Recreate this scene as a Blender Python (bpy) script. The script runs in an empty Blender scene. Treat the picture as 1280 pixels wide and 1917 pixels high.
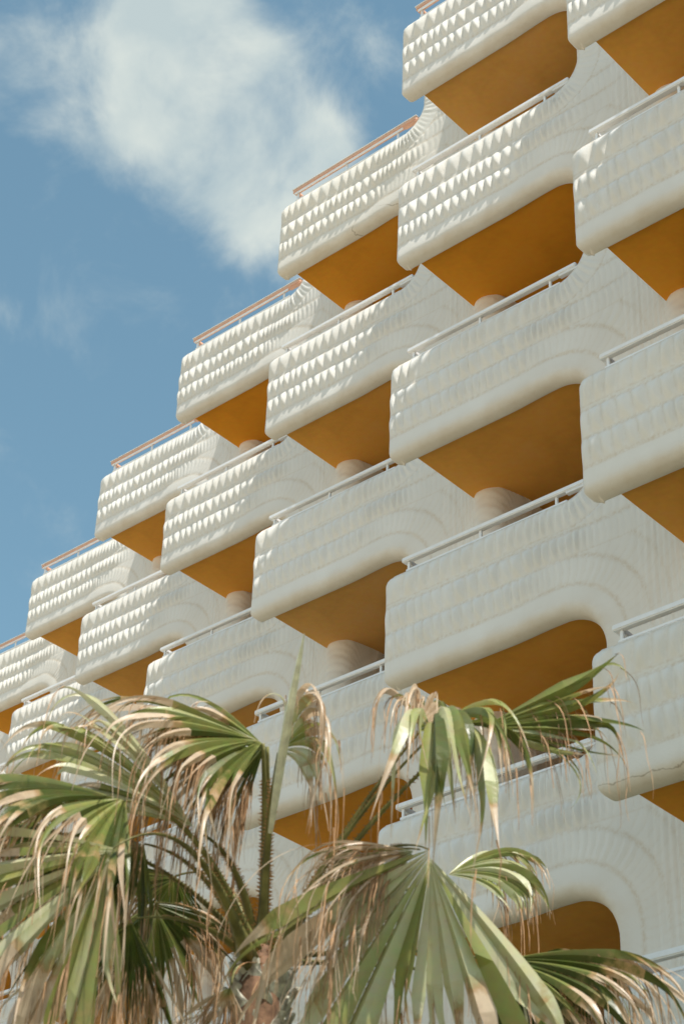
import bpy, bmesh, math, random
import numpy as np
from mathutils import Vector, Matrix, noise as mnoise

R = math.radians
scene = bpy.context.scene
COL = scene.collection

# ------------------------------------------------------------------ camera
CAM = Vector((0.0, 0.0, 1.6))
CR = Vector((0.74601351, 0.66476123, 0.0394506))
CU = Vector((0.35159567, -0.44349686, 0.82443376))
CF = Vector((-0.56554782, 0.60116806, 0.56458182))
FPX = 3556.1
cam_data = bpy.data.cameras.new("camera")
cam = bpy.data.objects.new("camera", cam_data)
COL.objects.link(cam)
m = Matrix.Identity(4)
for r_ in range(3):
    m[r_][0] = CR[r_]; m[r_][1] = CU[r_]; m[r_][2] = -CF[r_]; m[r_][3] = CAM[r_]
cam.matrix_world = m
cam_data.sensor_fit = 'HORIZONTAL'
cam_data.sensor_width = 24.0
cam_data.lens = FPX / 1280 * 24.0
cam_data.clip_start = 0.1
cam_data.clip_end = 20000
cam_data.dof.use_dof = True
cam_data.dof.focus_distance = 21.0
cam_data.dof.aperture_fstop = 3.2
scene.camera = cam

def W(px, py, depth):
    """point seen at a photograph pixel, at a given distance in front of the camera"""
    return CAM + depth * (CF + CR * ((px - 640) / FPX) - CU * ((py - 958.5) / FPX))

# ------------------------------------------------------------------ light
SUN = Vector((1.0, -0.31, 1.78)).normalized()
SUN_STRENGTH = 5.0
SKY_STRENGTH = 0.148
sun_el = math.asin(SUN.z)
sun_rot = math.atan2(SUN.x, SUN.y)
sd = bpy.data.lights.new("sun", 'SUN')
sd.energy = SUN_STRENGTH; sd.angle = R(0.53); sd.color = (1.0, 0.965, 0.90)
so = bpy.data.objects.new("sun", sd); COL.objects.link(so)
so.rotation_euler = (-SUN).to_track_quat('-Z', 'Y').to_euler()

world = bpy.data.worlds.new("World"); scene.world = world
world.use_nodes = True
nt = world.node_tree; nt.nodes.clear()
def N(tree, t, **kw):
    n = tree.nodes.new(t)
    for k, v in kw.items(): setattr(n, k, v)
    return n
out = N(nt, 'ShaderNodeOutputWorld')
bg = N(nt, 'ShaderNodeBackground'); bg.inputs['Strength'].default_value = SKY_STRENGTH
sky = N(nt, 'ShaderNodeTexSky', sky_type='NISHITA')
sky.sun_disc = False; sky.sun_elevation = sun_el; sky.sun_rotation = sun_rot
sky.altitude = 10; sky.air_density = 1.1; sky.dust_density = 0.9; sky.ozone_density = 1.5
tc = N(nt, 'ShaderNodeTexCoord')
def vm(op, a=None, b=None):
    n = N(nt, 'ShaderNodeVectorMath', operation=op)
    for k, v in enumerate((a, b)):
        if v is None: continue
        if hasattr(v, 'is_output'): nt.links.new(v, n.inputs[k])
        else: n.inputs[k].default_value = v
    return n
def mt(op, a=None, b=None, c=None, clamp=False):
    n = N(nt, 'ShaderNodeMath', operation=op); n.use_clamp = clamp
    for k, v in enumerate((a, b, c)):
        if v is None: continue
        if hasattr(v, 'is_output'): nt.links.new(v, n.inputs[k])
        else: n.inputs[k].default_value = v
    return n.outputs[0]
dirn = vm('NORMALIZE', tc.outputs['Generated']).outputs[0]
nz = N(nt, 'ShaderNodeTexNoise'); nz.inputs['Scale'].default_value = 13.0
nz.inputs['Detail'].default_value = 9.0; nz.inputs['Roughness'].default_value = 0.60
nz.inputs['Distortion'].default_value = 0.35
nt.links.new(dirn, nz.inputs['Vector'])
nz2 = N(nt, 'ShaderNodeTexNoise'); nz2.inputs['Scale'].default_value = 2.6
nz2.inputs['Detail'].default_value = 3.0
nt.links.new(dirn, nz2.inputs['Vector'])
# cumulus puffs: centre direction, angular radius (radians), weight
puffs = [((380, 110), .040, .95), ((460, 220), .036, 1.05), ((520, 130), .022, .50), ((300, 250), .030, .58), ((235, 60), .034, .66),
         ((560, 270), .026, .60), ((340, 10), .034, .80), ((420, 400), .028, .48), ((500, 430), .028, .66), ((590, 330), .022, .36), ((650, 290), .022, .42),
         ((150, 180), .034, .42), ((180, 250), .022, .26), ((700, 110), .018, .16), ((10, 585), .014, .36), ((30, 40), .03, .30), ((655, 240), .016, .3)]
tot = None
for (px, py), rad, wgt in puffs:
    c = (CF + CR * ((px - 640) / FPX) - CU * ((py - 958.5) / FPX)).normalized()
    d = vm('DISTANCE', dirn, tuple(c)).outputs['Value']
    q = mt('DIVIDE', d, rad)
    q = mt('MULTIPLY', q, q)
    g = mt('MULTIPLY', mt('POWER', 2.71828, mt('MULTIPLY', q, -1.0)), wgt)
    tot = g if tot is None else mt('ADD', tot, g)
tot = mt('MINIMUM', tot, 1.15)
far = mt('MULTIPLY', mt('SUBTRACT', nz2.outputs[0], 0.60, clamp=True), 2.0)   # scattered cloud over the rest of the sky
tot = mt('ADD', tot, far)
den = mt('ADD', tot, mt('MULTIPLY', mt('SUBTRACT', nz.outputs[0], 0.5), 2.7))
mr = N(nt, 'ShaderNodeMapRange', interpolation_type='SMOOTHSTEP')
mr.inputs['From Min'].default_value = 0.10; mr.inputs['From Max'].default_value = 1.30
nt.links.new(den, mr.inputs['Value'])
mixc = N(nt, 'ShaderNodeMix', data_type='RGBA')
nt.links.new(mt('MULTIPLY', mr.outputs[0], 0.90), mixc.inputs[0])
hs = N(nt, 'ShaderNodeHueSaturation'); hs.inputs['Saturation'].default_value = 0.96
hs.inputs['Value'].default_value = 1.0; hs.inputs['Hue'].default_value = 0.468
nt.links.new(sky.outputs[0], hs.inputs['Color'])
nt.links.new(hs.outputs[0], mixc.inputs[6])
nz3 = N(nt, 'ShaderNodeTexNoise'); nz3.inputs['Scale'].default_value = 22; nz3.inputs['Detail'].default_value = 8
nt.links.new(dirn, nz3.inputs['Vector'])
crmp = N(nt, 'ShaderNodeValToRGB'); nt.links.new(nz3.outputs[0], crmp.inputs[0])
crmp.color_ramp.elements[0].position = .36; crmp.color_ramp.elements[0].color = (.80, .85, .88, 1)
crmp.color_ramp.elements[1].position = .62; crmp.color_ramp.elements[1].color = (1.06, 1.04, 1.0, 1)
cmul = vm('MULTIPLY', crmp.outputs[0], (4.35, 4.75, 4.6))
nt.links.new(cmul.outputs[0], mixc.inputs[7])
nt.links.new(mixc.outputs[2], bg.inputs['Color'])
nt.links.new(bg.outputs[0], out.inputs['Surface'])

scene.render.engine = 'CYCLES'
scene.view_settings.view_transform = 'Standard'
scene.view_settings.look = 'None'
scene.view_settings.exposure = 0.15
scene.view_settings.gamma = 1.0
scene.view_settings.use_curve_mapping = False
scene.cycles.max_bounces = 8
scene.cycles.diffuse_bounces = 5

# ------------------------------------------------------------------ materials
def new_mat(name):
    mm = bpy.data.materials.new(name); mm.use_nodes = True
    t = mm.node_tree; b = t.nodes['Principled BSDF']
    return mm, t, b
def noise_node(t, scale, detail=4, rough=.5, coord='Object', stretch=None):
    tcn = t.nodes.new('ShaderNodeTexCoord'); n = t.nodes.new('ShaderNodeTexNoise')
    n.inputs['Scale'].default_value = scale; n.inputs['Detail'].default_value = detail
    n.inputs['Roughness'].default_value = rough
    src = tcn.outputs[coord]
    if stretch:
        mp = t.nodes.new('ShaderNodeMapping'); mp.inputs['Scale'].default_value = stretch
        t.links.new(src, mp.inputs['Vector']); src = mp.outputs[0]
    t.links.new(src, n.inputs['Vector'])
    return n
def ramp(t, fac, stops):
    r = t.nodes.new('ShaderNodeValToRGB')
    e = r.color_ramp.elements
    while len(e) > 1: e.remove(e[-1])
    e[0].position = stops[0][0]; e[0].color = (*stops[0][1], 1)
    for p, c in stops[1:]:
        x = e.new(p); x.color = (*c, 1)
    t.links.new(fac, r.inputs[0]); return r
def mixrgb(t, fac, a, b, blend='MIX'):
    n = t.nodes.new('ShaderNodeMix'); n.data_type = 'RGBA'; n.blend_type = blend
    for idx, v in ((0, fac), (6, a), (7, b)):
        if hasattr(v, 'is_output'): t.links.new(v, n.inputs[idx])
        else: n.inputs[idx].default_value = v if idx == 0 else (*v, 1)
    return n.outputs[2]
def bump(t, b, h, strength, dist):
    n = t.nodes.new('ShaderNodeBump'); n.inputs['Strength'].default_value = strength
    n.inputs['Distance'].default_value = dist
    t.links.new(h, n.inputs['Height']); t.links.new(n.outputs[0], b.inputs['Normal'])

def mat_stucco():
    mm, t, b = new_mat("painted_stucco")
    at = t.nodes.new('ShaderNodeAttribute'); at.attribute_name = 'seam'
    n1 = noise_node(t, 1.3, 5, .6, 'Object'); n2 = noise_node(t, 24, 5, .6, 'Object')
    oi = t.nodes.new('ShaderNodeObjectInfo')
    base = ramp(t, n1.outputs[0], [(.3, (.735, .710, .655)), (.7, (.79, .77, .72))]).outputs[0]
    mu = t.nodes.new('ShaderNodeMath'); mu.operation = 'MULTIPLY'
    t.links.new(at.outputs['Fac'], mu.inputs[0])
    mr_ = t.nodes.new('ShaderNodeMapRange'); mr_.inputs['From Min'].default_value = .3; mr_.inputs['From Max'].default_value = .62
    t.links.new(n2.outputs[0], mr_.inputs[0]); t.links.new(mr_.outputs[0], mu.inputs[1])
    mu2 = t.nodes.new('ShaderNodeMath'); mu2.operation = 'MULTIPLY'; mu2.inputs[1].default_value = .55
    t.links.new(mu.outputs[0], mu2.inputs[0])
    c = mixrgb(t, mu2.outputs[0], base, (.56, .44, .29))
    # tan bounce light painted low on the roll along with dirt; thin rain streaks
    at2 = t.nodes.new('ShaderNodeAttribute'); at2.attribute_name = 'bounce_grime'
    n3 = noise_node(t, 2.2, 6, .72, 'Object', (1.0, 1.0, 1.6))
    mr3 = t.nodes.new('ShaderNodeMapRange'); mr3.inputs['From Min'].default_value = .30; mr3.inputs['From Max'].default_value = .95
    t.links.new(n3.outputs[0], mr3.inputs[0])
    mu3 = t.nodes.new('ShaderNodeMath'); mu3.operation = 'MULTIPLY'
    t.links.new(mr3.outputs[0], mu3.inputs[0]); t.links.new(at2.outputs['Fac'], mu3.inputs[1])
    c = mixrgb(t, mu3.outputs[0], c, (.58, .48, .35))
    # hairline cracks and chips
    vo = t.nodes.new('ShaderNodeTexVoronoi'); vo.feature = 'DISTANCE_TO_EDGE'; vo.inputs['Scale'].default_value = .55
    tcn = t.nodes.new('ShaderNodeTexCoord'); nn = noise_node(t, 6, 6, .6)
    add = t.nodes.new('ShaderNodeVectorMath'); add.operation = 'MULTIPLY_ADD'
    t.links.new(nn.outputs['Color'], add.inputs[0]); add.inputs[1].default_value = (.16, .16, .16)
    t.links.new(tcn.outputs['Object'], add.inputs[2])
    av = t.nodes.new('ShaderNodeVectorMath'); av.operation = 'ADD'
    t.links.new(add.outputs[0], av.inputs[0])
    cmb = t.nodes.new('ShaderNodeMath'); cmb.operation = 'MULTIPLY'; cmb.inputs[1].default_value = 60
    t.links.new(oi.outputs['Random'], cmb.inputs[0]); t.links.new(cmb.outputs[0], av.inputs[1])
    t.links.new(av.outputs[0], vo.inputs['Vector'])
    cr = t.nodes.new('ShaderNodeMapRange'); cr.inputs['From Min'].default_value = .0; cr.inputs['From Max'].default_value = .0045
    cr.inputs['To Min'].default_value = 1; cr.inputs['To Max'].default_value = 0
    t.links.new(vo.outputs['Distance'], cr.inputs[0])
    mu4 = t.nodes.new('ShaderNodeMath'); mu4.operation = 'MULTIPLY'
    gate = t.nodes.new('ShaderNodeMath'); gate.operation = 'GREATER_THAN'; gate.inputs[1].default_value = .80
    t.links.new(oi.outputs['Random'], gate.inputs[0])
    mg = t.nodes.new('ShaderNodeMath'); mg.operation = 'MULTIPLY'
    t.links.new(cr.outputs[0], mg.inputs[0]); t.links.new(gate.outputs[0], mg.inputs[1])
    t.links.new(mg.outputs[0], mu4.inputs[0]); t.links.new(at2.outputs['Fac'], mu4.inputs[1])
    c = mixrgb(t, mu4.outputs[0], c, (.34, .28, .21))
    tint = ramp(t, oi.outputs['Random'], [(0, (.955, .95, .94)), (.5, (1, 1, 1)), (1, (.985, .97, .935))])
    c = mixrgb(t, 1.0, c, tint.outputs[0], 'MULTIPLY')
    st = noise_node(t, 3.0, 6, .7, 'Object', (3.0, 3.0, .35))
    sr = t.nodes.new('ShaderNodeMapRange'); sr.inputs['From Min'].default_value = .55; sr.inputs['From Max'].default_value = .85
    sr.inputs['To Max'].default_value = .16
    t.links.new(st.outputs[0], sr.inputs[0]); c = mixrgb(t, sr.outputs[0], c, (.60, .54, .44))
    t.links.new(c, b.inputs['Base Color']); b.inputs['Roughness'].default_value = .75
    b.inputs['Specular IOR Level'].default_value = .3
    nb = noise_node(t, 55, 6, .65); bump(t, b, nb.outputs[0], .35, .008)
    return mm
def mat_ochre():
    mm, t, b = new_mat("ochre_render")
    oi = t.nodes.new('ShaderNodeObjectInfo')
    n1 = noise_node(t, .9, 5, .6); n2 = noise_node(t, 14, 5, .6)
    a = ramp(t, oi.outputs['Random'], [(0, (.76, .30, .020)), (.4, (.78, .335, .035)), (.75, (.76, .37, .075)), (1, (.68, .39, .13))]).outputs[0]
    blot = ramp(t, n1.outputs[0], [(.25, (.80, .80, .80)), (.5, (1, 1, 1)), (.75, (1.0, 1.06, 1.5))]).outputs[0]
    c = mixrgb(t, 1.0, a, blot, 'MULTIPLY')
    n4 = noise_node(t, 1.7, 6, .75, 'Object', (1, .5, 1))
    m4 = t.nodes.new('ShaderNodeMapRange'); m4.inputs['From Min'].default_value = .60; m4.inputs['From Max'].default_value = .80
    m4.inputs['To Max'].default_value = .45
    t.links.new(n4.outputs[0], m4.inputs[0]); c = mixrgb(t, m4.outputs[0], c, (.42, .24, .08))
    c = mixrgb(t, .22, c, n2.outputs['Color'], 'SOFT_LIGHT')
    t.links.new(c, b.inputs['Base Color']); b.inputs['Roughness'].default_value = .85
    b.inputs['Specular IOR Level'].default_value = .15
    bump(t, b, noise_node(t, 90, 5, .7).outputs[0], .3, .006)
    return mm
def mat_simple(name, col, rough=.5, bscale=None, var=.0, vscale=3, spec=.4):
    mm, t, b = new_mat(name)
    n = noise_node(t, vscale, 5, .6)
    c0 = tuple(max(0, x * (1 - var)) for x in col); c1 = tuple(min(1, x * (1 + var)) for x in col)
    r = ramp(t, n.outputs[0], [(.3, c0), (.7, c1)])
    t.links.new(r.outputs[0], b.inputs['Base Color']); b.inputs['Roughness'].default_value = rough
    b.inputs['Specular IOR Level'].default_value = spec
    if bscale: bump(t, b, noise_node(t, bscale, 5, .6).outputs[0], .4, .01)
    return mm
M_ST = mat_stucco()
M_OC = mat_ochre()
M_RAIL = mat_simple("white_rail_paint", (.82, .82, .81), .45, None, .06, 5)
M_RAILP = mat_simple("salmon_bounce_rail", (.74, .43, .29), .5, None, .10, 5)  # warm bounce light put into the top-floor rail colour
M_TILE = mat_simple("floor_tile", (.42, .33, .25), .6, 30, .15, 4)
M_WALL = mat_simple("room_wall_paint", (.70, .60, .46), .8, 60, .06, 2)
M_PAVE = mat_simple("pale_paving", (.50, .40, .28), .9, 8, .12, .6)
M_GLASS = mat_simple("dark_glass", (.03, .035, .04), .08, None, .0, 1, .6)
M_ALU = mat_simple("aluminium_frame", (.5, .5, .5), .4, None, .05, 3)

def leaf_mat():
    mm, t, b = new_mat("palm_leaf")
    at = t.nodes.new('ShaderNodeAttribute'); at.attribute_name = 'dry'
    sh = t.nodes.new('ShaderNodeAttribute'); sh.attribute_name = 'tone'
    n1 = noise_node(t, 14, 4, .6)
    green = ramp(t, sh.outputs['Fac'], [(0, (.050, .068, .012)), (.45, (.12, .140, .026)), (.75, (.33, .340, .10)), (1, (.62, .60, .37))]).outputs[0]
    green = mixrgb(t, .35, green, n1.outputs['Color'], 'SOFT_LIGHT')
    add = t.nodes.new('ShaderNodeMath'); add.operation = 'MULTIPLY_ADD'
    t.links.new(n1.outputs[0], add.inputs[0]); add.inputs[1].default_value = .9
    sub = t.nodes.new('ShaderNodeMath'); sub.operation = 'SUBTRACT'; t.links.new(at.outputs['Fac'], sub.inputs[0]); sub.inputs[1].default_value = .45
    t.links.new(sub.outputs[0], add.inputs[2])
    dr = ramp(t, add.outputs[0], [(.0, (.2, .22, .08)), (.30, (.38, .30, .11)), (.5, (.54, .35, .18)), (.75, (.74, .58, .40)), (1, (.62, .47, .32))]).outputs[0]
    mk = t.nodes.new('ShaderNodeMapRange'); mk.inputs['From Min'].default_value = .12; mk.inputs['From Max'].default_value = .42
    t.links.new(add.outputs[0], mk.inputs[0])
    c = mixrgb(t, mk.outputs[0], green, dr)
    t.links.new(c, b.inputs['Base Color'])
    b.inputs['Roughness'].default_value = .36; b.inputs['Specular IOR Level'].default_value = .5
    tr = t.nodes.new('ShaderNodeBsdfTranslucent'); t.links.new(c, tr.inputs['Color'])
    ms = t.nodes.new('ShaderNodeMixShader'); ms.inputs[0].default_value = .36
    o = t.nodes['Material Output']
    t.links.new(b.outputs[0], ms.inputs[1]); t.links.new(tr.outputs[0], ms.inputs[2]); t.links.new(ms.outputs[0], o.inputs['Surface'])
    bump(t, b, noise_node(t, 120, 3, .6).outputs[0], .25, .003)
    return mm
M_LEAF = leaf_mat()
M_PET = mat_simple("petiole_green", (.20, .185, .06), .45, 60, .45, 7)
M_THORN = mat_simple("thorn_brown", (.50, .28, .13), .6, None, .3, 20)
M_STRAND = mat_simple("dry_strand", (.40, .24, .13), .8, None, .4, 12, .2)
M_BARK = mat_simple("palm_bark", (.20, .115, .07), .9, 30, .5, 14, .2)
M_BOOT = mat_simple("cut_leaf_base", (.74, .58, .46), .85, 40, .75, 12, .2)
M_SPEAR = mat_simple("spear_leaf_green", (.82, .80, .60), .5, 80, .25, 12)

# ------------------------------------------------------------------ helpers
def link(name, mesh, mat=None, parent=None):
    o = bpy.data.objects.new(name, mesh); COL.objects.link(o)
    if mat is not None and len(mesh.materials) == 0: mesh.materials.append(mat)
    if parent: o.parent = parent
    return o
def mesh_of(name, verts, faces, mat, smooth=False):
    me = bpy.data.meshes.new(name); me.from_pydata(verts, [], faces); me.update()
    me.materials.append(mat)
    if smooth: me.polygons.foreach_set('use_smooth', [True] * len(me.polygons))
    return me
def bevel_box(name, lo, hi, mat, bev=.006, seg=2):
    bm = bmesh.new(); bmesh.ops.create_cube(bm, size=1)
    for v in bm.verts:
        v.co = Vector([(lo[k] + hi[k]) / 2 + v.co[k] * (hi[k] - lo[k]) for k in range(3)])
    if bev: bmesh.ops.bevel(bm, geom=bm.edges[:], offset=bev, segments=seg, affect='EDGES')
    me = bpy.data.meshes.new(name); bm.to_mesh(me); bm.free(); me.materials.append(mat)
    return me
def smoothstep(a, b, x):
    t = np.clip((x - a) / (b - a), 0, 1); return t * t * (3 - 2 * t)

# ------------------------------------------------------------------ balcony front: relief panel + pier
BAY_W, BAY_B, FH = 3.763, 1.5547, 3.0
P0 = Vector((-11.7454, 13.4087, 18.9353 + 1.6))      # low corner of the top balcony of bay 0
ZT = 1.385
XR = 2.74
def sdf_open(x, z, zlo, zhi, rt, rb):
    zc = (zlo + zhi) / 2; hz = (zhi - zlo) / 2
    r = np.where(z > zc, rt, rb)
    qx = x - (XR - r); qz = np.abs(z - zc) - (hz - r)
    d = np.hypot(np.maximum(qx, 0), np.maximum(qz, 0)) + np.minimum(np.maximum(qx, qz), 0) - r
    th = np.arctan2(np.maximum(qx, 0), np.maximum(qz, 1e-6))
    th = np.where(qz <= 0, math.pi / 2, th)
    u = np.minimum(x, XR - r) + .85 * th + np.maximum(-qz, 0) * (qx > 0)
    return d, u
def hump(x): return .028 * smoothstep(1.5, 2.2, x)
def fields(x, z):
    zz = z - hump(x) * smoothstep(-.7, -.1, z)
    dL, uL = sdf_open(x, zz, ZT - FH, 0.0, .50, .42)
    dU, uU = sdf_open(x, z, ZT, FH, .50, .42)
    return dL, uL, dU, uU
def outline(x, z, dxl):
    # distance inside the panel's left end with rounded corners
    r = .12
    xl = -.10 + dxl
    qx = -(x - (xl + r)); zc = ZT / 2; qz = np.abs(z - zc) - (ZT / 2 - r)
    d = np.hypot(np.maximum(qx, 0), np.maximum(qz, 0)) - r
    d = np.where((qx > 0) & (qz > 0), d, np.maximum(-(x - xl), -1e3))
    d = np.where((qx > 0) & (qz <= 0), xl - x, d)
    return -d
# plan of the wall face: (parameter x) -> (x, y)
PLAN = np.array([(-1, 0), (3.0, 0), (3.25, -.015), (3.5, -.07), (3.72, -.165), (3.94, -.275), (3.955, -.285), (3.99, -.315),
                 (4.05, -.345), (4.12, -.35), (4.18, -.335), (4.225, -.30), (4.25, -.26), (4.275, -.16), (4.34, .12)], float)
_ds = np.concatenate([[0], np.cumsum(np.hypot(*(PLAN[1:] - PLAN[:-1]).T))]) - 1.0
XI_END = _ds[-1]
def plan(xi):
    return np.interp(xi, _ds, PLAN[:, 0]), np.interp(xi, _ds, PLAN[:, 1])
def hsh(a, b, s):
    v = np.sin(a * 12.9898 + b * 78.233 + s * 37.719) * 43758.5453
    return v - np.floor(v)
def relief(x, z, seed):
    dL, uL, dU, uU = fields(x, z)
    top = dU < .385
    useU = top | (z > 1.40)
    zz = z - hump(x) * smoothstep(-.7, -.1, z) * (1 - smoothstep(.3, .9, z))
    straight = (zz > .645) & ~useU
    d = np.where(useU, dU, np.where(straight, zz, dL)); u = np.where(useU, uU, np.where(straight, x, uL))
    rh = .327
    start = np.where(useU, .03, .315)
    band = (d - start) / np.where(useU & top, .355, rh)
    row = np.floor(band); v = (band - row) * 2 - 1
    row_id = row + np.where(useU, 11, 0)
    roll = (~useU) & (d < .315)
    fan = np.where(straight | useU, smoothstep(2.25, 2.95, x), smoothstep(1.75, 2.25, u))
    dens = np.where(useU & top, 1.0, np.where(row == 0, 1.28, 1.1))
    nu = (np.minimum(u, 1.9) / .158 + np.maximum(u - 1.9, 0) / .10) * dens
    wob = np.sin(u * 2.3 + row_id * 4.1 + seed) * .45 + np.sin(u * 5.1 + row_id * 1.7 + seed * 2.0) * .2
    nu = nu + wob + row_id * .37 + .34 * fan * v * v * np.where(useU, -1, 1) + .10 * v
    cid = np.floor(nu); s = (nu - cid) * 2 - 1
    ra = hsh(cid, row_id, seed); rb = hsh(cid + 31, row_id, seed) - .5
    s2 = s - rb * .45 * (1 - s * s)
    up = np.where(useU, -v, v)
    v2 = (up - .09) / .91                      # the tooth fills the upper part of its course
    lowr = np.clip(-v2, 0, 1)
    s2w = s2 * (1 + .55 * lowr)                # and narrows to a point below
    pyr = np.clip(1 - np.maximum(np.abs(s2w) ** 1.1, np.abs(v2) ** 1.25), 0, 1)
    pil = (1 - s * s) * np.clip(1 - v2 * v2, 0, 1)
    hp = .72 * pyr + .28 * pil
    bar = (1 - np.abs(s2) ** 1.6) * (1 - np.abs(v) ** 5) * (.6 + .4 * (up * .5 + .5))
    amp_p = (.042 + .030 * ra)
    amp_f = (.010 + .010 * ra) * .8 * (.7 + .5 * np.sin(u * 2.9 + row_id * 2 + seed))
    h = hp * amp_p * (1 - fan) + bar * amp_f * fan
    # soft swelling of each row
    h = h + .003 * (1 - v ** 6) * (1 - fan)
    calm = smoothstep(3.05, 3.45, x) * (1 - smoothstep(3.9, 4.05, x))
    comb = .007 * np.sin(x * 62 + np.sin(z * 3 + seed)) + .004
    h = h * (1 - calm) + comb * calm
    # nose of the pier: soft feather courses
    nose = smoothstep(3.93, 4.0, x)
    hn = .014 * (1 - ((z * 3.1 + .5 * np.sin((x - 4.1) * 5) + .15 * np.sin(z * 7 + seed)) % 1.0 * 2 - 1) ** 2) + .004 * np.sin(z * 55 + (x - 4.15) ** 2 * 160)
    h = h * (1 - nose) + hn * nose
    # lower roll
    hr = .006 * np.sin(np.clip(d / .30, 0, 1) * math.pi) ** .7 + .004 * np.sin(u * 3.1 + seed) + .003 * np.sin(u * 11 + seed * 3)
    rollw = roll * (1 - smoothstep(-.45, -.9, z) * 0)
    kk = np.where(z < -.15, smoothstep(-.85, -.25, z), 1.0)
    h = np.where(rollw, hr * kk + h * 0, h)
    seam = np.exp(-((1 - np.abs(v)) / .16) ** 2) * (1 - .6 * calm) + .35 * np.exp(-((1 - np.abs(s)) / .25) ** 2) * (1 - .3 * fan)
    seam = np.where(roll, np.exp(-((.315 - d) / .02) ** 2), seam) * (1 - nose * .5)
    bounce_grime = np.where(roll, .75 * (1 - smoothstep(.05, .24, d)) + .12, .05)
    return h, np.clip(seam, 0, 1), np.clip(bounce_grime, 0, 1)

def panel_mesh(seed, dxl=0.0):
    st = .0205
    xs = np.arange(-.14, XI_END + st * .5, st); xs[-1] = XI_END
    zs = np.concatenate([np.linspace(-.8, 0, 41)[:-1], np.linspace(0, ZT, 69)[:-1], np.linspace(ZT, 2.2, 41)])
    X, Z = np.meshgrid(xs, zs, indexing='ij')
    Z = Z + hump(X) * smoothstep(-.7, -.1, Z) * (1 - smoothstep(.05, .6, Z))
    def D(x, z):
        dL, _, dU, _ = fields(x, z)
        o = outline(x, z, dxl + .012 * np.sin(z * 9.3 + seed))
        dd = np.minimum(dL, dU)
        return np.where(x < 1.0, np.minimum(dd, o), dd)
    D0 = D(X, Z)
    keep = D0 > .0004
    for _ in range(5):
        d = D(X, Z); bad = d < 0
        e = 1e-3
        gx = (D(X + e, Z) - D(X - e, Z)) / (2 * e); gz = (D(X, Z + e) - D(X, Z - e)) / (2 * e)
        gl = np.maximum(gx * gx + gz * gz, .25)
        X = np.where(bad, X - d * gx / gl, X); Z = np.where(bad, Z - d * gz / gl, Z)
    h, seam, bounce_grime = relief(X, Z, seed)
    dL, _, dU, _ = fields(X, Z)
    o = outline(X, Z, dxl); o = np.where(X < 1, o, 9)
    def rnd(d, r, depth):
        t = np.clip(1 - d / r, 0, 1); return depth * (1 - np.sqrt(np.maximum(0, 1 - t * t)))
    archside = smoothstep(-1.0, -.4, Z)
    y = -.08 - h * np.clip(np.minimum(np.minimum(dU / .05, dL / .08), o / .13), 0, 1) ** .6
    y = y + rnd(dL, .13, .15) + rnd(dU, .05, .045) + rnd(np.maximum(o, 0), .055, .05)
    y = y + .006 * np.sin(X * 1.9 + seed) + .005 * np.sin(X * 3.7 + Z * 2.1 + seed)
    px, py = plan(X)
    # offset along the plan normal
    e = 1e-2
    ax, ay = plan(X + e); bx, by = plan(X - e)
    tx, ty = ax - bx, ay - by; tl = np.hypot(tx, ty) + 1e-9
    nx, ny = -ty / tl, tx / tl
    off = y
    VX = px + nx * off; VY = py + ny * off
    ni, nj = X.shape
    idx = -np.ones((ni, nj), int); verts = []; A = []; G = []
    qk = keep[:-1, :-1] | keep[1:, :-1] | keep[:-1, 1:] | keep[1:, 1:]
    use = np.zeros((ni, nj), bool)
    use[:-1, :-1] |= qk; use[1:, :-1] |= qk; use[:-1, 1:] |= qk; use[1:, 1:] |= qk
    idx[use] = np.arange(use.sum())
    V = np.stack([VX[use], VY[use], Z[use]], 1)
    n = len(V)
    a, b = np.nonzero(qk)
    F = np.stack([idx[a, b], idx[a + 1, b], idx[a + 1, b + 1], idx[a, b + 1]], 1)
    # back sheet
    BX = px[use] + nx[use] * .085; BY = py[use] + ny[use] * .085
    Bv = np.stack([BX, BY, Z[use]], 1)
    Bf = F[:, ::-1] + n
    # rim between the sheets
    ed = {}
    for f in F.tolist():
        for k in range(4):
            e1 = (f[k], f[(k + 1) % 4]); r1 = (e1[1], e1[0])
            if r1 in ed: del ed[r1]
            else: ed[e1] = 1
    rim = [(e1[1], e1[0], e1[0] + n, e1[1] + n) for e1 in ed]
    me = bpy.data.meshes.new("balcony_front")
    faces = F.tolist() + Bf.tolist() + rim
    me.from_pydata(np.concatenate([V, Bv]).tolist(), [], faces)
    me.materials.append(M_ST)
    sm = np.ones(len(faces), bool); sm[len(F):] = False
    me.polygons.foreach_set('use_smooth', sm)
    for nm, arr in (('seam', seam), ('bounce_grime', bounce_grime)):
        at = me.attributes.new(nm, 'FLOAT', 'POINT')
        at.data.foreach_set('value', np.concatenate([arr[use], np.zeros(n)]).astype(np.float32))
    me.update()
    return me

panels = [panel_mesh(1.3), panel_mesh(5.9, .015), panel_mesh(9.4, -.015), panel_mesh(14.2, .005)]

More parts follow.
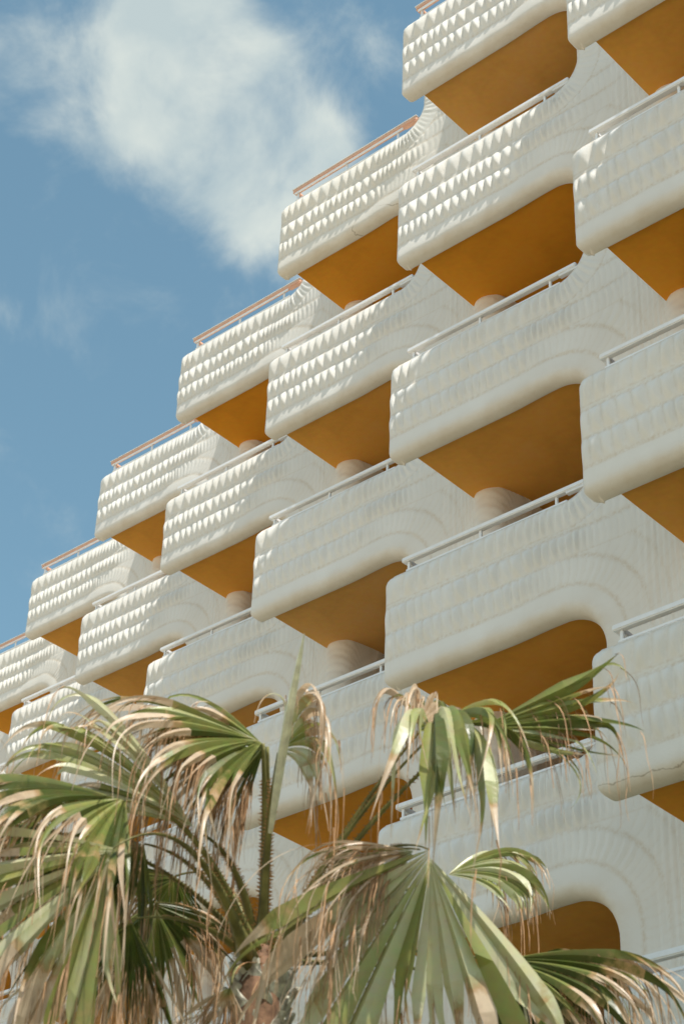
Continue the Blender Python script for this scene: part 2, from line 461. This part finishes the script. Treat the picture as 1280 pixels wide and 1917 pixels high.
# slab with ochre underside, tiled top
def slab_mesh():
    lo = (.16, .088, .055); hi = (4.36, 3.2, .24)
    vs = [(x, y, z) for z in (lo[2], hi[2]) for (x, y) in ((lo[0], lo[1]), (hi[0], lo[1]), (hi[0], hi[1]), (lo[0], hi[1]))]
    fs = [(3, 2, 1, 0), (4, 5, 6, 7), (0, 1, 5, 4), (1, 2, 6, 5), (2, 3, 7, 6), (3, 0, 4, 7)]
    me = bpy.data.meshes.new("slab"); me.from_pydata(vs, [], fs)
    me.materials.append(M_OC); me.materials.append(M_TILE)
    me.polygons[1].material_index = 1
    me.update(); return me
ME_SLAB = slab_mesh()
ME_SIDE = bevel_box("side_wall", (.165, .125, .243), (.30, 1.30, ZT - .01), M_ST, .02, 3)
ME_RET = bevel_box("return_wall", (4.22, .10, -.8), (4.425, 3.2, 2.2), M_ST, .0)
ME_BACK = bevel_box("room_wall", (.3, 3.02, .243), (4.2, 3.18, 3.04), M_WALL, .0)
def rails(mat, top):
    d = {}
    u = .075 if top else 0.0
    t0, t1 = 1.512 + u, 1.572 + u
    l0 = 1.392 + u * .35
    y0 = .012
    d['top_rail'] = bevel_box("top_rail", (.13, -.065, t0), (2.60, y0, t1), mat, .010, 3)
    d['lower_rail'] = bevel_box("lower_rail", (.17, -.035, l0), (2.36, -.002, l0 + .032), M_RAIL, .006)
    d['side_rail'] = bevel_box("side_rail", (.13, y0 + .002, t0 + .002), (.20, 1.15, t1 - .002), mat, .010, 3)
    d['lower_side_rail'] = bevel_box("lower_side_rail", (.175, .001, l0 + .002), (.208, 1.15, l0 + .030), M_RAIL, .006)
    d['rail_post'] = bevel_box("rail_post", (-.016, -.030, 1.33), (.016, -.002, t0 + .002), M_RAIL, .004)
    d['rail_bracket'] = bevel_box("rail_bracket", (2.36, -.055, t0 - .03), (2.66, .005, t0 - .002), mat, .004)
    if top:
        d['rail_cap'] = bevel_box("rail_cap", (.12, -.078, t1 + .001), (2.61, y0 + .01, t1 + .014), M_RAIL, .004)  # rail's sunlit upper edge set off in white from the salmon bounce
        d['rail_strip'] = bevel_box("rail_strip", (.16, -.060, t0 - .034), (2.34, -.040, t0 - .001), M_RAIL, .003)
    return d
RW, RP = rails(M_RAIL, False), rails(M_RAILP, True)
# glazed door in the room wall
ME_DOORF = bevel_box("balcony_door", (1.0, 2.97, .245), (3.2, 3.015, 2.4), M_ALU, .004)
ME_PANE = bevel_box("door_pane", (1.06, 2.955, .32), (3.14, 2.968, 2.34), M_GLASS, .0)

building = bpy.data.objects.new("hotel_building", None); COL.objects.link(building)
building.location = (P0.x, P0.y, 0)
building['label'] = "white hotel with stepped rows of scalloped stucco balconies and ochre undersides"
building['category'] = "building"

def bay_origin(i, j):
    return Vector((BAY_W * i, -BAY_B * i, P0.z - FH * j))
rng = random.Random(4)
FLOORS = 7
for i in range(-8, 4):
    for j in range(FLOORS):
        b = link("balcony", panels[(i * 3 + j * 5 + (i * j) % 3) % 4], None, building)
        b.location = bay_origin(i, j)
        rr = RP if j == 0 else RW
        link("slab", ME_SLAB, None, b)
        link("side_wall", ME_SIDE, None, b)
        link("return_wall", ME_RET, None, b)
        link("room_wall", ME_BACK, None, b) if j > 0 else None
        if j > 0:
            link("balcony_door", ME_DOORF, None, b); link("door_pane", ME_PANE, None, b)
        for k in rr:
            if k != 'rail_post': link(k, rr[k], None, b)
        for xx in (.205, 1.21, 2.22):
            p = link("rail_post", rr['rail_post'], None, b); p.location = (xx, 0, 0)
# ground-floor walls under the lowest balconies
for i in range(-8, 4):
    o = bay_origin(i, FLOORS - 1)
    z0 = o.z
    g = link("ground_floor_wall", bevel_box("ground_floor_wall", (.3, 3.02, -z0), (4.2, 3.18, .04), M_WALL, 0), None, building); g.location = o
    g = link("ground_floor_pier", bevel_box("ground_floor_pier", (2.76, -.07, -z0), (4.42, .18, -.79), M_ST, .0), None, building); g.location = o

# ------------------------------------------------------------------ ground
gv = [(-3000, -3000, 0), (3000, -3000, 0), (3000, 3000, 0), (-3000, 3000, 0)]
g = link("ground", mesh_of("ground", gv, [(0, 1, 2, 3)], M_PAVE)); g['kind'] = "structure"

M_DARK_STRIP = mat_simple("dark_strip_green", (.060, .075, .028), .95, 6, .4, 1.5, .1)  # unseen dark strip added to cut ground bounce on the lower floors
A_ = Vector((BAY_W, -BAY_B, 0)).normalized(); Bn = Vector((A_.y, -A_.x, 0))
o0 = Vector((P0.x, P0.y, 0))
c_ = [o0 - A_ * 45 - Bn * 1.0, o0 + A_ * 30 - Bn * 1.0, o0 + A_ * 30 + Bn * 10, o0 - A_ * 45 + Bn * 10]
gb = link("unseen_dark_strip", mesh_of("unseen_dark_strip", [(v.x, v.y, .03) for v in c_] + [(v.x, v.y, -.05) for v in c_],
     [(0, 1, 2, 3), (0, 4, 5, 1), (1, 5, 6, 2), (2, 6, 7, 3), (3, 7, 4, 0)], M_DARK_STRIP)); gb['kind'] = "structure"

# ------------------------------------------------------------------ fan palm
palm_base = W(492, 1800, 10.85)
palm_loc = Vector((palm_base.x, palm_base.y, 0))
palm = bpy.data.objects.new("fan_palm", None); COL.objects.link(palm); palm.location = palm_loc
palm['label'] = "wind-blown fan palm with drooping dry tips in front of the white hotel"
palm['category'] = "palm tree"
def rel(v): return v - palm_loc
DOWN = Vector((0, 0, -1))
def bez(p0, p1, p2, t): return p0 * (1 - t) ** 2 + p1 * 2 * t * (1 - t) + p2 * t * t

def petiole(p0, p1, p2, w0=.045, w1=.022, n=18):
    vs, fs = [], []; th_v, th_f = [], []
    for k in range(n + 1):
        t = k / n; p = bez(p0, p1, p2, t); tan = (bez(p0, p1, p2, min(1, t + .02)) - bez(p0, p1, p2, max(0, t - .02))).normalized()
        side = tan.cross(Vector((0, 0, 1)));
        if side.length < .05: side = CR.copy()
        side.normalize(); up = side.cross(tan).normalized()
        w = w0 * (1 - t) ** 1.3 + w1
        w = w * .52 + (.03 * max(0, 1 - t * 7))
        ring = [side * w, up * w * .22, -side * w, -up * w * .55 - side * w * .4, -up * w * .55 + side * w * .4]
        for q in ring: vs.append(tuple(rel(p + q)))
        if k:
            a = (k - 1) * 5; c = k * 5
            for e in range(5): fs.append((a + e, a + (e + 1) % 5, c + (e + 1) % 5, c + e))
        for sgn in (-1, 1):
            for rep in range(3):
                tt = t + rep / (3 * n)
                if tt > .8: continue
                pb = bez(p0, p1, p2, tt) + side * sgn * w
                L = .026 * rng.uniform(.5, 1.2)
                tipd = (side * sgn + tan * rng.uniform(-.3, .8)).normalized() * L
                b0 = len(th_v)
                for q in (pb - tan * .006, pb + tan * .006, pb + up * .004, pb + tipd): th_v.append(tuple(rel(q)))
                th_f += [(b0, b0 + 1, b0 + 3), (b0 + 1, b0 + 2, b0 + 3), (b0 + 2, b0, b0 + 3)]
    fs.append((4, 3, 2, 1, 0)); e = n * 5; fs.append((e, e + 1, e + 2, e + 3, e + 4))
    return vs, fs, th_v, th_f

def blade(hub, axis, normal, Rr, a0, a1, nseg, droop, dry, tone, fold=.25, split=.5, seed=0, tipdroop=1.0,
          wm=1.0, dr=(), threads=1.0, pleat=.75, und=.05, wfr=(.30, .85)):
    rg = random.Random(seed * 77 + 5)
    D = axis.normalized(); Nn = (normal - D * normal.dot(D)).normalized(); S = Nn.cross(D).normalized()
    n = 18; ns = max(3, int(round(split * n)))
    dth = abs(R(a1 - a0)) / nseg
    main, tips, par, nks = [], [], [], []
    for k in range(nseg):
        th = R(a0 + (a1 - a0) * (k + .5) / nseg) + rg.uniform(-.015, .015)
        uo = und * (math.sin(k * 1.25 + seed) + .6 * math.sin(k * 2.9 + seed * 2))
        d = (D * math.cos(th) + S * math.sin(th) - Nn * (fold * abs(math.sin(th)) ** 1.3 - uo)).normalized()
        L = Rr * (.74 + .26 * math.cos(th * .75)) * rg.uniform(.9, 1.08)
        drp = droop * rg.uniform(.8, 1.25) * (1 + .3 * mnoise.noise(Vector((k * .35, seed * 3.1, 0))))
        fk = (k + .5) / nseg
        dead = rg.random() < dry * .6 or any(a_ <= fk <= b_ and rg.random() < .8 for a_, b_ in dr)
        p = hub + D * (.06 * Rr * max(0, math.cos(th)) ** 2); pts = [p.copy()]; ds = L / n
        nk = max(3, min(n - 4, ns + rg.choice((-3, -2, -1, 0, 1, 2, 3))))
        nks.append(nk)
        for q in range(min(n, ns + 4)):
            t = (q + 1) / n
            d = (d + DOWN * (.12 + 1.3 * t * t) * drp * .135).normalized()
            p = p + d * ds; pts.append(p.copy())
        main.append(pts)
        p = pts[nk].copy(); d = (pts[nk] - pts[nk - 1]).normalized()
        tl = []
        for sgn in (-1, 1):
            dd = d.copy(); pp = p.copy(); tp = [pp.copy()]
            swirl = Vector((rg.uniform(-1, 1), rg.uniform(-1, 1), rg.uniform(-.5, .5)))
            lf = rg.uniform(.72, 1.25); kink = rg.uniform(.1, .9); own = rg.random() < .22
            m_ = 13; ls = L * (1 - split) * lf * (1.0 + .25 * (tipdroop > .9)) / m_
            side = dd.cross(Nn).normalized() * sgn
            for q in range(m_):
                t = (q + 1) / m_
                kf = (.3 + .9 * t) * drp + tipdroop * (.15 + 2.8 * t * t)
                if own and t > kink: kf += 3.0
                dd = (dd + DOWN * kf * .16 + swirl * (.05 + .12 * t) + side * (.03 if t < .3 else 0)).normalized()
                pp = pp + dd * ls; tp.append(pp.copy())
            tl.append((tp, rg.uniform(.06, .75) - dry * .45, rg.uniform(*wfr), rg.uniform(-1.8, 1.8) * (.4 if wfr[0] > .6 else 1)))
        tips.append(tl)
        par.append((L, dead, rg.uniform(-.24, .24), rg.uniform(.75, 1.3)))
    vs, fs, dr_a, to_a = [], [], [], []
    def quadstrip(base, count, wdt):
        for q in range(1, count):
            a = base + (q - 1) * wdt; b = base + q * wdt
            for e in range(wdt - 1): fs.append((a + e, a + e + 1, b + e + 1, b + e))
    for k in range(nseg):
        L, dead, tv, pv = par[k]; pts = main[k]; base = len(vs); nk = nks[k]
        last = None
        for q in range(nk + 1):
            t = q / n; c = pts[q]
            tan = (pts[min(len(pts) - 1, q + 1)] - pts[max(0, q - 1)]).normalized()
            nb = main[k + 1][q] if k + 1 < nseg else c + (c - main[k - 1][q])
            pb = main[k - 1][q] if k > 0 else c + (c - main[k + 1][q])
            wv = nb - pb; sd_ = wv - tan * wv.dot(tan)
            sd_ = sd_.normalized() if sd_.length > 1e-5 else S
            up = sd_.cross(tan)
            if up.dot(Nn) < 0: up = -up
            if wm > 1.0:
                w = t * L * dth * .5 * (1 + (wm - 1) * min(1, q / ns)); el = c - sd_ * w; er = c + sd_ * w
            else:
                el = (c + pb) * .5; er = (c + nb) * .5; w = (er - el).length * .5
                lim = t * L * dth * .62 + .002
                if w > lim: el = c - sd_ * lim; er = c + sd_ * lim; w = lim
            up = up * (pleat * pv * w)
            vs += [tuple(rel(el)), tuple(rel(c + up)), tuple(rel(er))]
            dv = min(1, max(0, (t - split * .72) / (split * .3))) if dead else min(1, max(0, (t / split - 1.0 + dry * .5) * .8))
            if dry > .8: dv = max(dv, min(1, t * 5))
            dr_a += [dv] * 3
            tt = tone + tv * 1.2 + .10 * math.sin(k * 1.7) + (.2 if t < .1 else 0)
            to_a += [tt - .05, tt + .08, tt - .02]
            last = (el, c + up, er, sd_, w)
        quadstrip(base, nk + 1, 3)
        el, cm, er, sd_, w = last
        for j, (tp, ds0, wf, tw) in enumerate(tips[k]):
            base = len(vs); m_ = len(tp)
            e0, e1 = (el, cm) if j == 0 else (cm, er)
            o0 = e0 - tp[0]; o1 = e1 - tp[0]
            for q in range(m_):
                t = q / (m_ - 1)
                f = max(0, 1 - t * 1.05) ** 1.1 * wf + (1 - wf) * max(0, 1 - t * 3)
                cen = (o0 + o1) * .5 * max(0, 1 - t * .6); hv = (o1 - o0) * .5
                hl = hv.length or 1e-6
                if t > .15:
                    tan = (tp[min(m_ - 1, q + 1)] - tp[q - 1]).normalized()
                    hv = Matrix.Rotation(tw * (t - .15), 3, tan) @ hv
                    hv = (hv - tan * hv.dot(tan)).normalized() * hl
                hv = hv * f + hv.normalized() * .0026 * (1 - t * .5) * min(1, t * 4)
                curlv = hv.cross(tp[min(m_ - 1, q + 1)] - tp[max(0, q - 1)]).normalized() * hv.length * .35 * min(1, t * 2.5)
                vs += [tuple(rel(tp[q] + cen - hv)), tuple(rel(tp[q] + cen + curlv)), tuple(rel(tp[q] + cen + hv))]
                dv = 1.0 if dead else float(np.clip((t - ds0) / .3, 0, 1))
                if not dead and t < .05: dv = dr_a[-3] if False else float(np.clip(dv, 0, .3))
                dr_a += [dv] * 3
                tt = tone + tv * 1.2 + .10 * math.sin(k * 1.7) + (.03 if j else -.03)
                to_a += [tt, tt + .05, tt]
            quadstrip(base, m_, 3)
    me = bpy.data.meshes.new("blade"); me.from_pydata(vs, [], fs)
    me.materials.append(M_LEAF)
    for nm, arr in (('dry', dr_a), ('tone', to_a)):
        at = me.attributes.new(nm, 'FLOAT', 'POINT'); at.data.foreach_set('value', np.array(arr, np.float32))
    me.update()
    # hanging threads torn from the segment edges
    sv, sf = [], []
    for k in range(nseg):
        if rg.random() > .8: continue
        for rep in range(int(rg.choice((1, 2, 2, 3)) * threads + .5)):
            if rg.random() < .5: src = main[k]; q = rg.randint(int(ns * .7), ns)
            else: src = tips[k][rg.randint(0, 1)][0]; q = rg.randint(1, len(src) - 1)
            p = src[q].copy(); d = (src[q] - src[q - 1]).normalized()
            wdir = Vector((rg.uniform(-1, 1), rg.uniform(-1, 1), 0)).normalized()
            base = len(sv); m_ = 9; Ls = rg.uniform(.14, .5)
            curlv = Vector((rg.uniform(-1, 1), rg.uniform(-1, 1), rg.uniform(-.2, .2)))
            w0 = rg.uniform(.0022, .0058)
            for a in range(m_ + 1):
                w = w0 * (1 - a / m_ * .7)
                sv += [tuple(rel(p - wdir * w)), tuple(rel(p + wdir * w))]
                d = (d + DOWN * .5 + curlv * .2 * math.sin(a * .9 + 1)).normalized()
                p = p + d * Ls / m_
                if a: sf.append((base + a * 2 - 2, base + a * 2 - 1, base + a * 2 + 1, base + a * 2))
    ms = mesh_of("dry_threads", sv, sf, M_STRAND) if sf else None
    return me, ms

C0 = (484, 1790, 10.85)
TOCAM = -CF
UP = Vector((0, 0, 1))
# hub px, petiole mid px, base px offset, axis target px, normal, R, a0, a1, nseg, droop, dry, tone, fold, tipdroop
fronds = [
 dict(base=(505, 1790, 10.9), mid=(700, 1540, 10.75), hub=(802, 1590, 10.25), ax=(840, 1880, 9.9), nrm=TOCAM * 1.0 + CR * .15, R=1.36, wf=(.6, 1.05), a0=-76, a1=42, seg=14, droop=.28, dry=.06, tone=.95, fold=.15, tip=.8, sp=.60, dr=((0, .16),), pleat=.7, und=.17, th=2.5, label="large pale fan frond spread towards the viewer"),
 dict(base=(515, 1780, 10.85), mid=(640, 1540, 10.9), hub=(800, 1385, 11.0), ax=(846, 1318, 10.62), nrm=UP * 1.0 + TOCAM * .2 - CR * .1, R=1.40, wf=(.7, 1.05), a0=-30, a1=26, seg=12, droop=2.5, dry=-.45, tone=.70, fold=.1, tip=.3, sp=.62, wm=1.35, pleat=.75, und=.10, th=1.5),
 dict(base=(515, 1780, 10.95), mid=(650, 1530, 11.0), hub=(785, 1370, 11.1), ax=(765, 1255, 10.85), nrm=UP * .9 + TOCAM * .4, R=.85, a0=-20, a1=80, seg=13, droop=2.2, dry=.7, tone=.45, fold=.1, tip=1.8, sp=.35, th=2.0),
 dict(base=(520, 1775, 10.95), mid=(700, 1500, 11.1), hub=(888, 1362, 10.95), ax=(1180, 1352, 10.75), nrm=TOCAM * 1.0 + UP * .4, R=.92, a0=-24, a1=28, seg=9, droop=.10, dry=-.55, tone=.60, fold=.05, tip=.12, sp=.46, wm=1.8, wf=(.95, 1.15), th=3.0, pleat=.9, und=.03),
 dict(base=(490, 1780, 10.9), mid=(500, 1560, 10.95), hub=(492, 1392, 10.9), ax=(250, 1285, 10.7), nrm=UP * .8 + TOCAM * .6, R=1.10, a0=-50, a1=70, seg=24, droop=.80, dry=.45, tone=.50, fold=.3, tip=1.2, sp=.55, th=1.5),
 dict(base=(490, 1780, 11.0), mid=(503, 1540, 11.0), hub=(500, 1398, 11.0), ax=(330, 1440, 10.9), nrm=TOCAM, R=.82, a0=-60, a1=60, seg=24, droop=1.1, dry=.55, tone=.36, fold=.2, tip=1.6, sp=.4, th=5.0),
 dict(base=(490, 1780, 10.85), mid=(496, 1560, 10.85), hub=(522, 1410, 10.75), ax=(610, 1300, 10.6), nrm=TOCAM * .6 + UP * .5, R=.66, a0=-60, a1=62, seg=9, droop=2.4, dry=.35, tone=.95, fold=.1, tip=1.6, sp=.40, wm=1.1, th=2.5),
 dict(base=(475, 1785, 10.8), mid=(370, 1500, 10.6), hub=(235, 1500, 10.35), ax=(20, 1440, 10.1), nrm=UP * .9 + TOCAM * .55, R=1.15, a0=-75, a1=85, seg=34, droop=.95, dry=.32, th=1.8, tone=.36, fold=.3, tip=1.2, sp=.55),
 dict(base=(478, 1780, 10.9), mid=(455, 1600, 10.9), hub=(375, 1560, 10.7), ax=(150, 1365, 10.5), nrm=UP * .5 + TOCAM * .9 + CR * .1, R=1.15, a0=-22, a1=24, seg=14, droop=.55, dry=.0, tone=.86, fold=.2, tip=1.0, sp=.74, pleat=.5),
 dict(base=(465, 1795, 10.7), mid=(360, 1480, 10.2), hub=(212, 1588, 9.75), ax=(90, 1900, 9.45), nrm=TOCAM * 1.0 - CR * .15, R=1.34, wf=(.5, 1.0), a0=-88, a1=30, seg=18, droop=.42, dry=.30, tone=.92, fold=.15, tip=.9, sp=.58, pleat=.7, und=.15, th=3.0, dr=((.5, .66),)),
 dict(base=(465, 1795, 10.9), mid=(400, 1690, 11.1), hub=(290, 1690, 11.25), ax=(320, 1850, 11.3), nrm=TOCAM, R=.85, a0=-70, a1=70, seg=26, droop=1.0, dry=.45, th=2.0, tone=.42, fold=.2, tip=1.2, sp=.45),
 dict(base=(468, 1792, 10.8), mid=(390, 1600, 10.9), hub=(270, 1580, 10.8), ax=(130, 1660, 10.8), nrm=UP * .6 + TOCAM, R=.95, a0=-60, a1=75, seg=28, droop=1.1, dry=.3, tone=.25, fold=.25, tip=1.4, sp=.45),
 dict(base=(510, 1785, 11.1), mid=(700, 1680, 11.6), hub=(835, 1640, 11.9), ax=(960, 1570, 12.0), nrm=TOCAM * .6 + UP * .9, R=.74, a0=-60, a1=50, seg=20, droop=1.5, dry=.0, tone=.80, fold=.2, tip=.7, sp=.66),
 dict(base=(515, 1795, 10.9), mid=(760, 1760, 11.0), hub=(925, 1800, 11.0), ax=(1190, 1765, 10.9), nrm=UP * .9 + TOCAM * .5, R=1.20, a0=-70, a1=50, seg=32, droop=.95, dry=.42, th=1.8, tone=.36, fold=.3, tip=1.5, sp=.5),
 dict(base=(515, 1800, 11.0), mid=(760, 1800, 11.2), hub=(940, 1840, 11.3), ax=(1080, 1930, 11.3), nrm=TOCAM, R=.9, a0=-70, a1=70, seg=26, droop=.7, dry=.1, tone=.10, fold=.2, tip=1.2, sp=.5),
 dict(base=(470, 1810, 10.7), mid=(440, 1790, 10.6), hub=(432, 1845, 10.5), ax=(370, 1960, 10.5), nrm=TOCAM, R=.60, a0=-40, a1=55, seg=20, droop=.8, dry=.9, tone=.6, fold=.2, tip=1.0, sp=.17),
 dict(base=(515, 1800, 10.8), mid=(640, 1570, 10.7), hub=(785, 1590, 10.3), ax=(620, 1640, 10.1), nrm=TOCAM + UP * .3, R=.92, a0=-32, a1=36, seg=26, droop=.7, dry=.9, tone=.8, fold=.2, tip=1.0, sp=.30, th=2.0, und=.15),
 dict(base=(515, 1800, 10.8), mid=(600, 1600, 10.7), hub=(770, 1600, 10.5), ax=(640, 1760, 10.4), nrm=TOCAM, R=.95, a0=-26, a1=36, seg=16, droop=.5, dry=.7, tone=.7, fold=.2, tip=1.0, sp=.24, th=2.5, und=.15),
 dict(base=(465, 1800, 10.8), mid=(380, 1700, 10.5), hub=(250, 1720, 10.3), ax=(190, 1900, 10.2), nrm=TOCAM, R=.95, a0=-50, a1=50, seg=24, droop=.8, dry=.35, tone=.15, fold=.2, tip=1.2, sp=.4, th=2.0),
 dict(base=(478, 1785, 11.1), mid=(440, 1600, 11.6), hub=(330, 1640, 12.0), ax=(250, 1760, 12.2), nrm=TOCAM, R=.8, a0=-70, a1=70, seg=22, droop=1.0, dry=.4, tone=.3, fold=.2, tip=1.2, sp=.4),
 dict(base=(470, 1785, 11.0), mid=(330, 1600, 11.0), hub=(120, 1560, 10.9), ax=(40, 1700, 10.9), nrm=TOCAM, R=.9, a0=-80, a1=80, seg=26, droop=.9, dry=.3, tone=.12, fold=.2, tip=1.3, sp=.45),
]
for k, f in enumerate(fronds):
    b0, m0, h0 = W(*f['base']), W(*f['mid']), W(*f['hub'])
    vs, fs, tv, tf = petiole(b0, m0, h0)
    fr = link("frond", mesh_of("frond", vs, fs, M_PET, True), None, palm)
    if 'label' in f: fr['label'] = f['label']
    th = link("thorns", mesh_of("thorns", tv, tf, M_THORN), None, fr); th['kind'] = 'stuff'
    axis = W(*f['ax']) - h0
    me, ms = blade(h0, axis, f['nrm'], f['R'], f['a0'], f['a1'], f['seg'], f['droop'], f['dry'] + (.12 if f['dry'] >= 0 else .15), f['tone'], f['fold'], f['sp'], k + 1, f['tip'], f.get('wm', 1.0), f.get('dr', ()), f.get('th', 1.0) * 1.9, f.get('pleat', .75), f.get('und', .05), f.get('wf', (.30, .85)))
    link("blade", me, None, fr)
    if ms:
        s_ = link("dry_threads", ms, None, fr); s_['kind'] = 'stuff'
# unopened spear leaf
def spear(p0, p1, w):
    vs, fs = [], []; n = 10; ax = (p1 - p0).normalized(); s = ax.cross(CF).normalized(); u = s.cross(ax)
    for k in range(n + 1):
        t = k / n; ww = w * (math.sin(math.pi * min(1, .12 + t * .86)) ** .8 * .8 + .10) * (1 if t < .97 else .4)
        c = p0.lerp(p1, t) + s * .012 * math.sin(t * 3)
        for e in range(6):
            a = e * math.pi / 3; rr_ = ww * (1 if e % 2 else .7)
            vs.append(tuple(rel(c + s * math.cos(a) * rr_ + u * math.sin(a) * rr_ * .6)))
        if k:
            a = (k - 1) * 6; b = k * 6
            for e in range(6): fs.append((a + e, a + (e + 1) % 6, b + (e + 1) % 6, b + e))
    return mesh_of("spear_leaf", vs, fs, M_SPEAR, False)
link("spear_leaf", spear(W(505, 1560, 10.75), W(570, 1186, 10.5), .034), None, palm)

# trunk
top = W(490, 1775, 10.85)
def trunk():
    vs, fs = [], []; n = 60; sgm = 24
    H = top.z
    for k in range(n + 1):
        z = H * k / n
        r = .20 - .065 * min(1, z / 2.5) + .05 * math.exp(-z * 2.2)
        if z > H - .25: r *= max(.45, (H - z) / .25 * .55 + .45)
        for e in range(sgm):
            a = e / sgm * 2 * math.pi
            rr_ = r * (1 + .05 * mnoise.noise(Vector((math.cos(a) * 2, math.sin(a) * 2, z * 6))))
            cx = palm_base.x + (top.x - palm_base.x) * (z / H); cy = palm_base.y + (top.y - palm_base.y) * (z / H)
            vs.append(tuple(rel(Vector((cx + math.cos(a) * rr_, cy + math.sin(a) * rr_, z)))))
        if k:
            a = (k - 1) * sgm; b = k * sgm
            for e in range(sgm): fs.append((a + e, a + (e + 1) % sgm, b + (e + 1) % sgm, b + e))
    fs.append(tuple(range(n * sgm, n * sgm + sgm)))
    return mesh_of("trunk", vs, fs, M_BARK, True)
tk = link("trunk", trunk(), None, palm)
boots = []
for v_ in range(4):
    rg = random.Random(v_ + 20)
    vs, fs = [], []; nu_, nv_ = 4, 5
    for a in range(nv_ + 1):
        t = a / nv_
        wd = (.052 * (1 - t) ** .6 + .014) * rg.uniform(.85, 1.15)
        if a >= nv_ - 1: wd *= rg.uniform(.5, .9)
        for b in range(nu_ + 1):
            s = b / nu_ * 2 - 1
            outw = .012 + .055 * t ** 1.4 + .010 * (1 - s * s)
            vs.append((s * wd + .01 * rg.uniform(-1, 1), outw, t * .16 + rg.uniform(-.008, .008)))
    m0 = len(vs)
    for (x, y, z) in list(vs): vs.append((x * .92, y - .018, z))
    w_ = nu_ + 1
    for a in range(nv_):
        for b in range(nu_):
            q = a * w_ + b; fs.append((q, q + 1, q + w_ + 1, q + w_)); fs.append((m0 + q + w_, m0 + q + w_ + 1, m0 + q + 1, m0 + q))
    for a in range(nv_):
        q = a * w_; fs.append((q, q + w_, m0 + q + w_, m0 + q)); q += nu_; fs.append((q + w_, q, m0 + q, m0 + q + w_))
    for b in range(nu_):
        q = nv_ * w_ + b; fs.append((q, q + 1, m0 + q + 1, m0 + q)); q = b; fs.append((q + 1, q, m0 + q, m0 + q + 1))
    boots.append(mesh_of("leaf_base", vs, fs, M_BOOT))
for k in range(130):
    o = link("leaf_base", boots[k % 4], None, palm)
    z = top.z - .12 - k * .0125
    a = k * 2.39996
    r = .118
    o.location = (math.cos(a) * r, math.sin(a) * r, z - .06)
    o.rotation_euler = (rng.uniform(-.25, .2), rng.uniform(-.2, .2), a - math.pi / 2)
    s = rng.uniform(.8, 1.25); o.scale = (s, s, s)
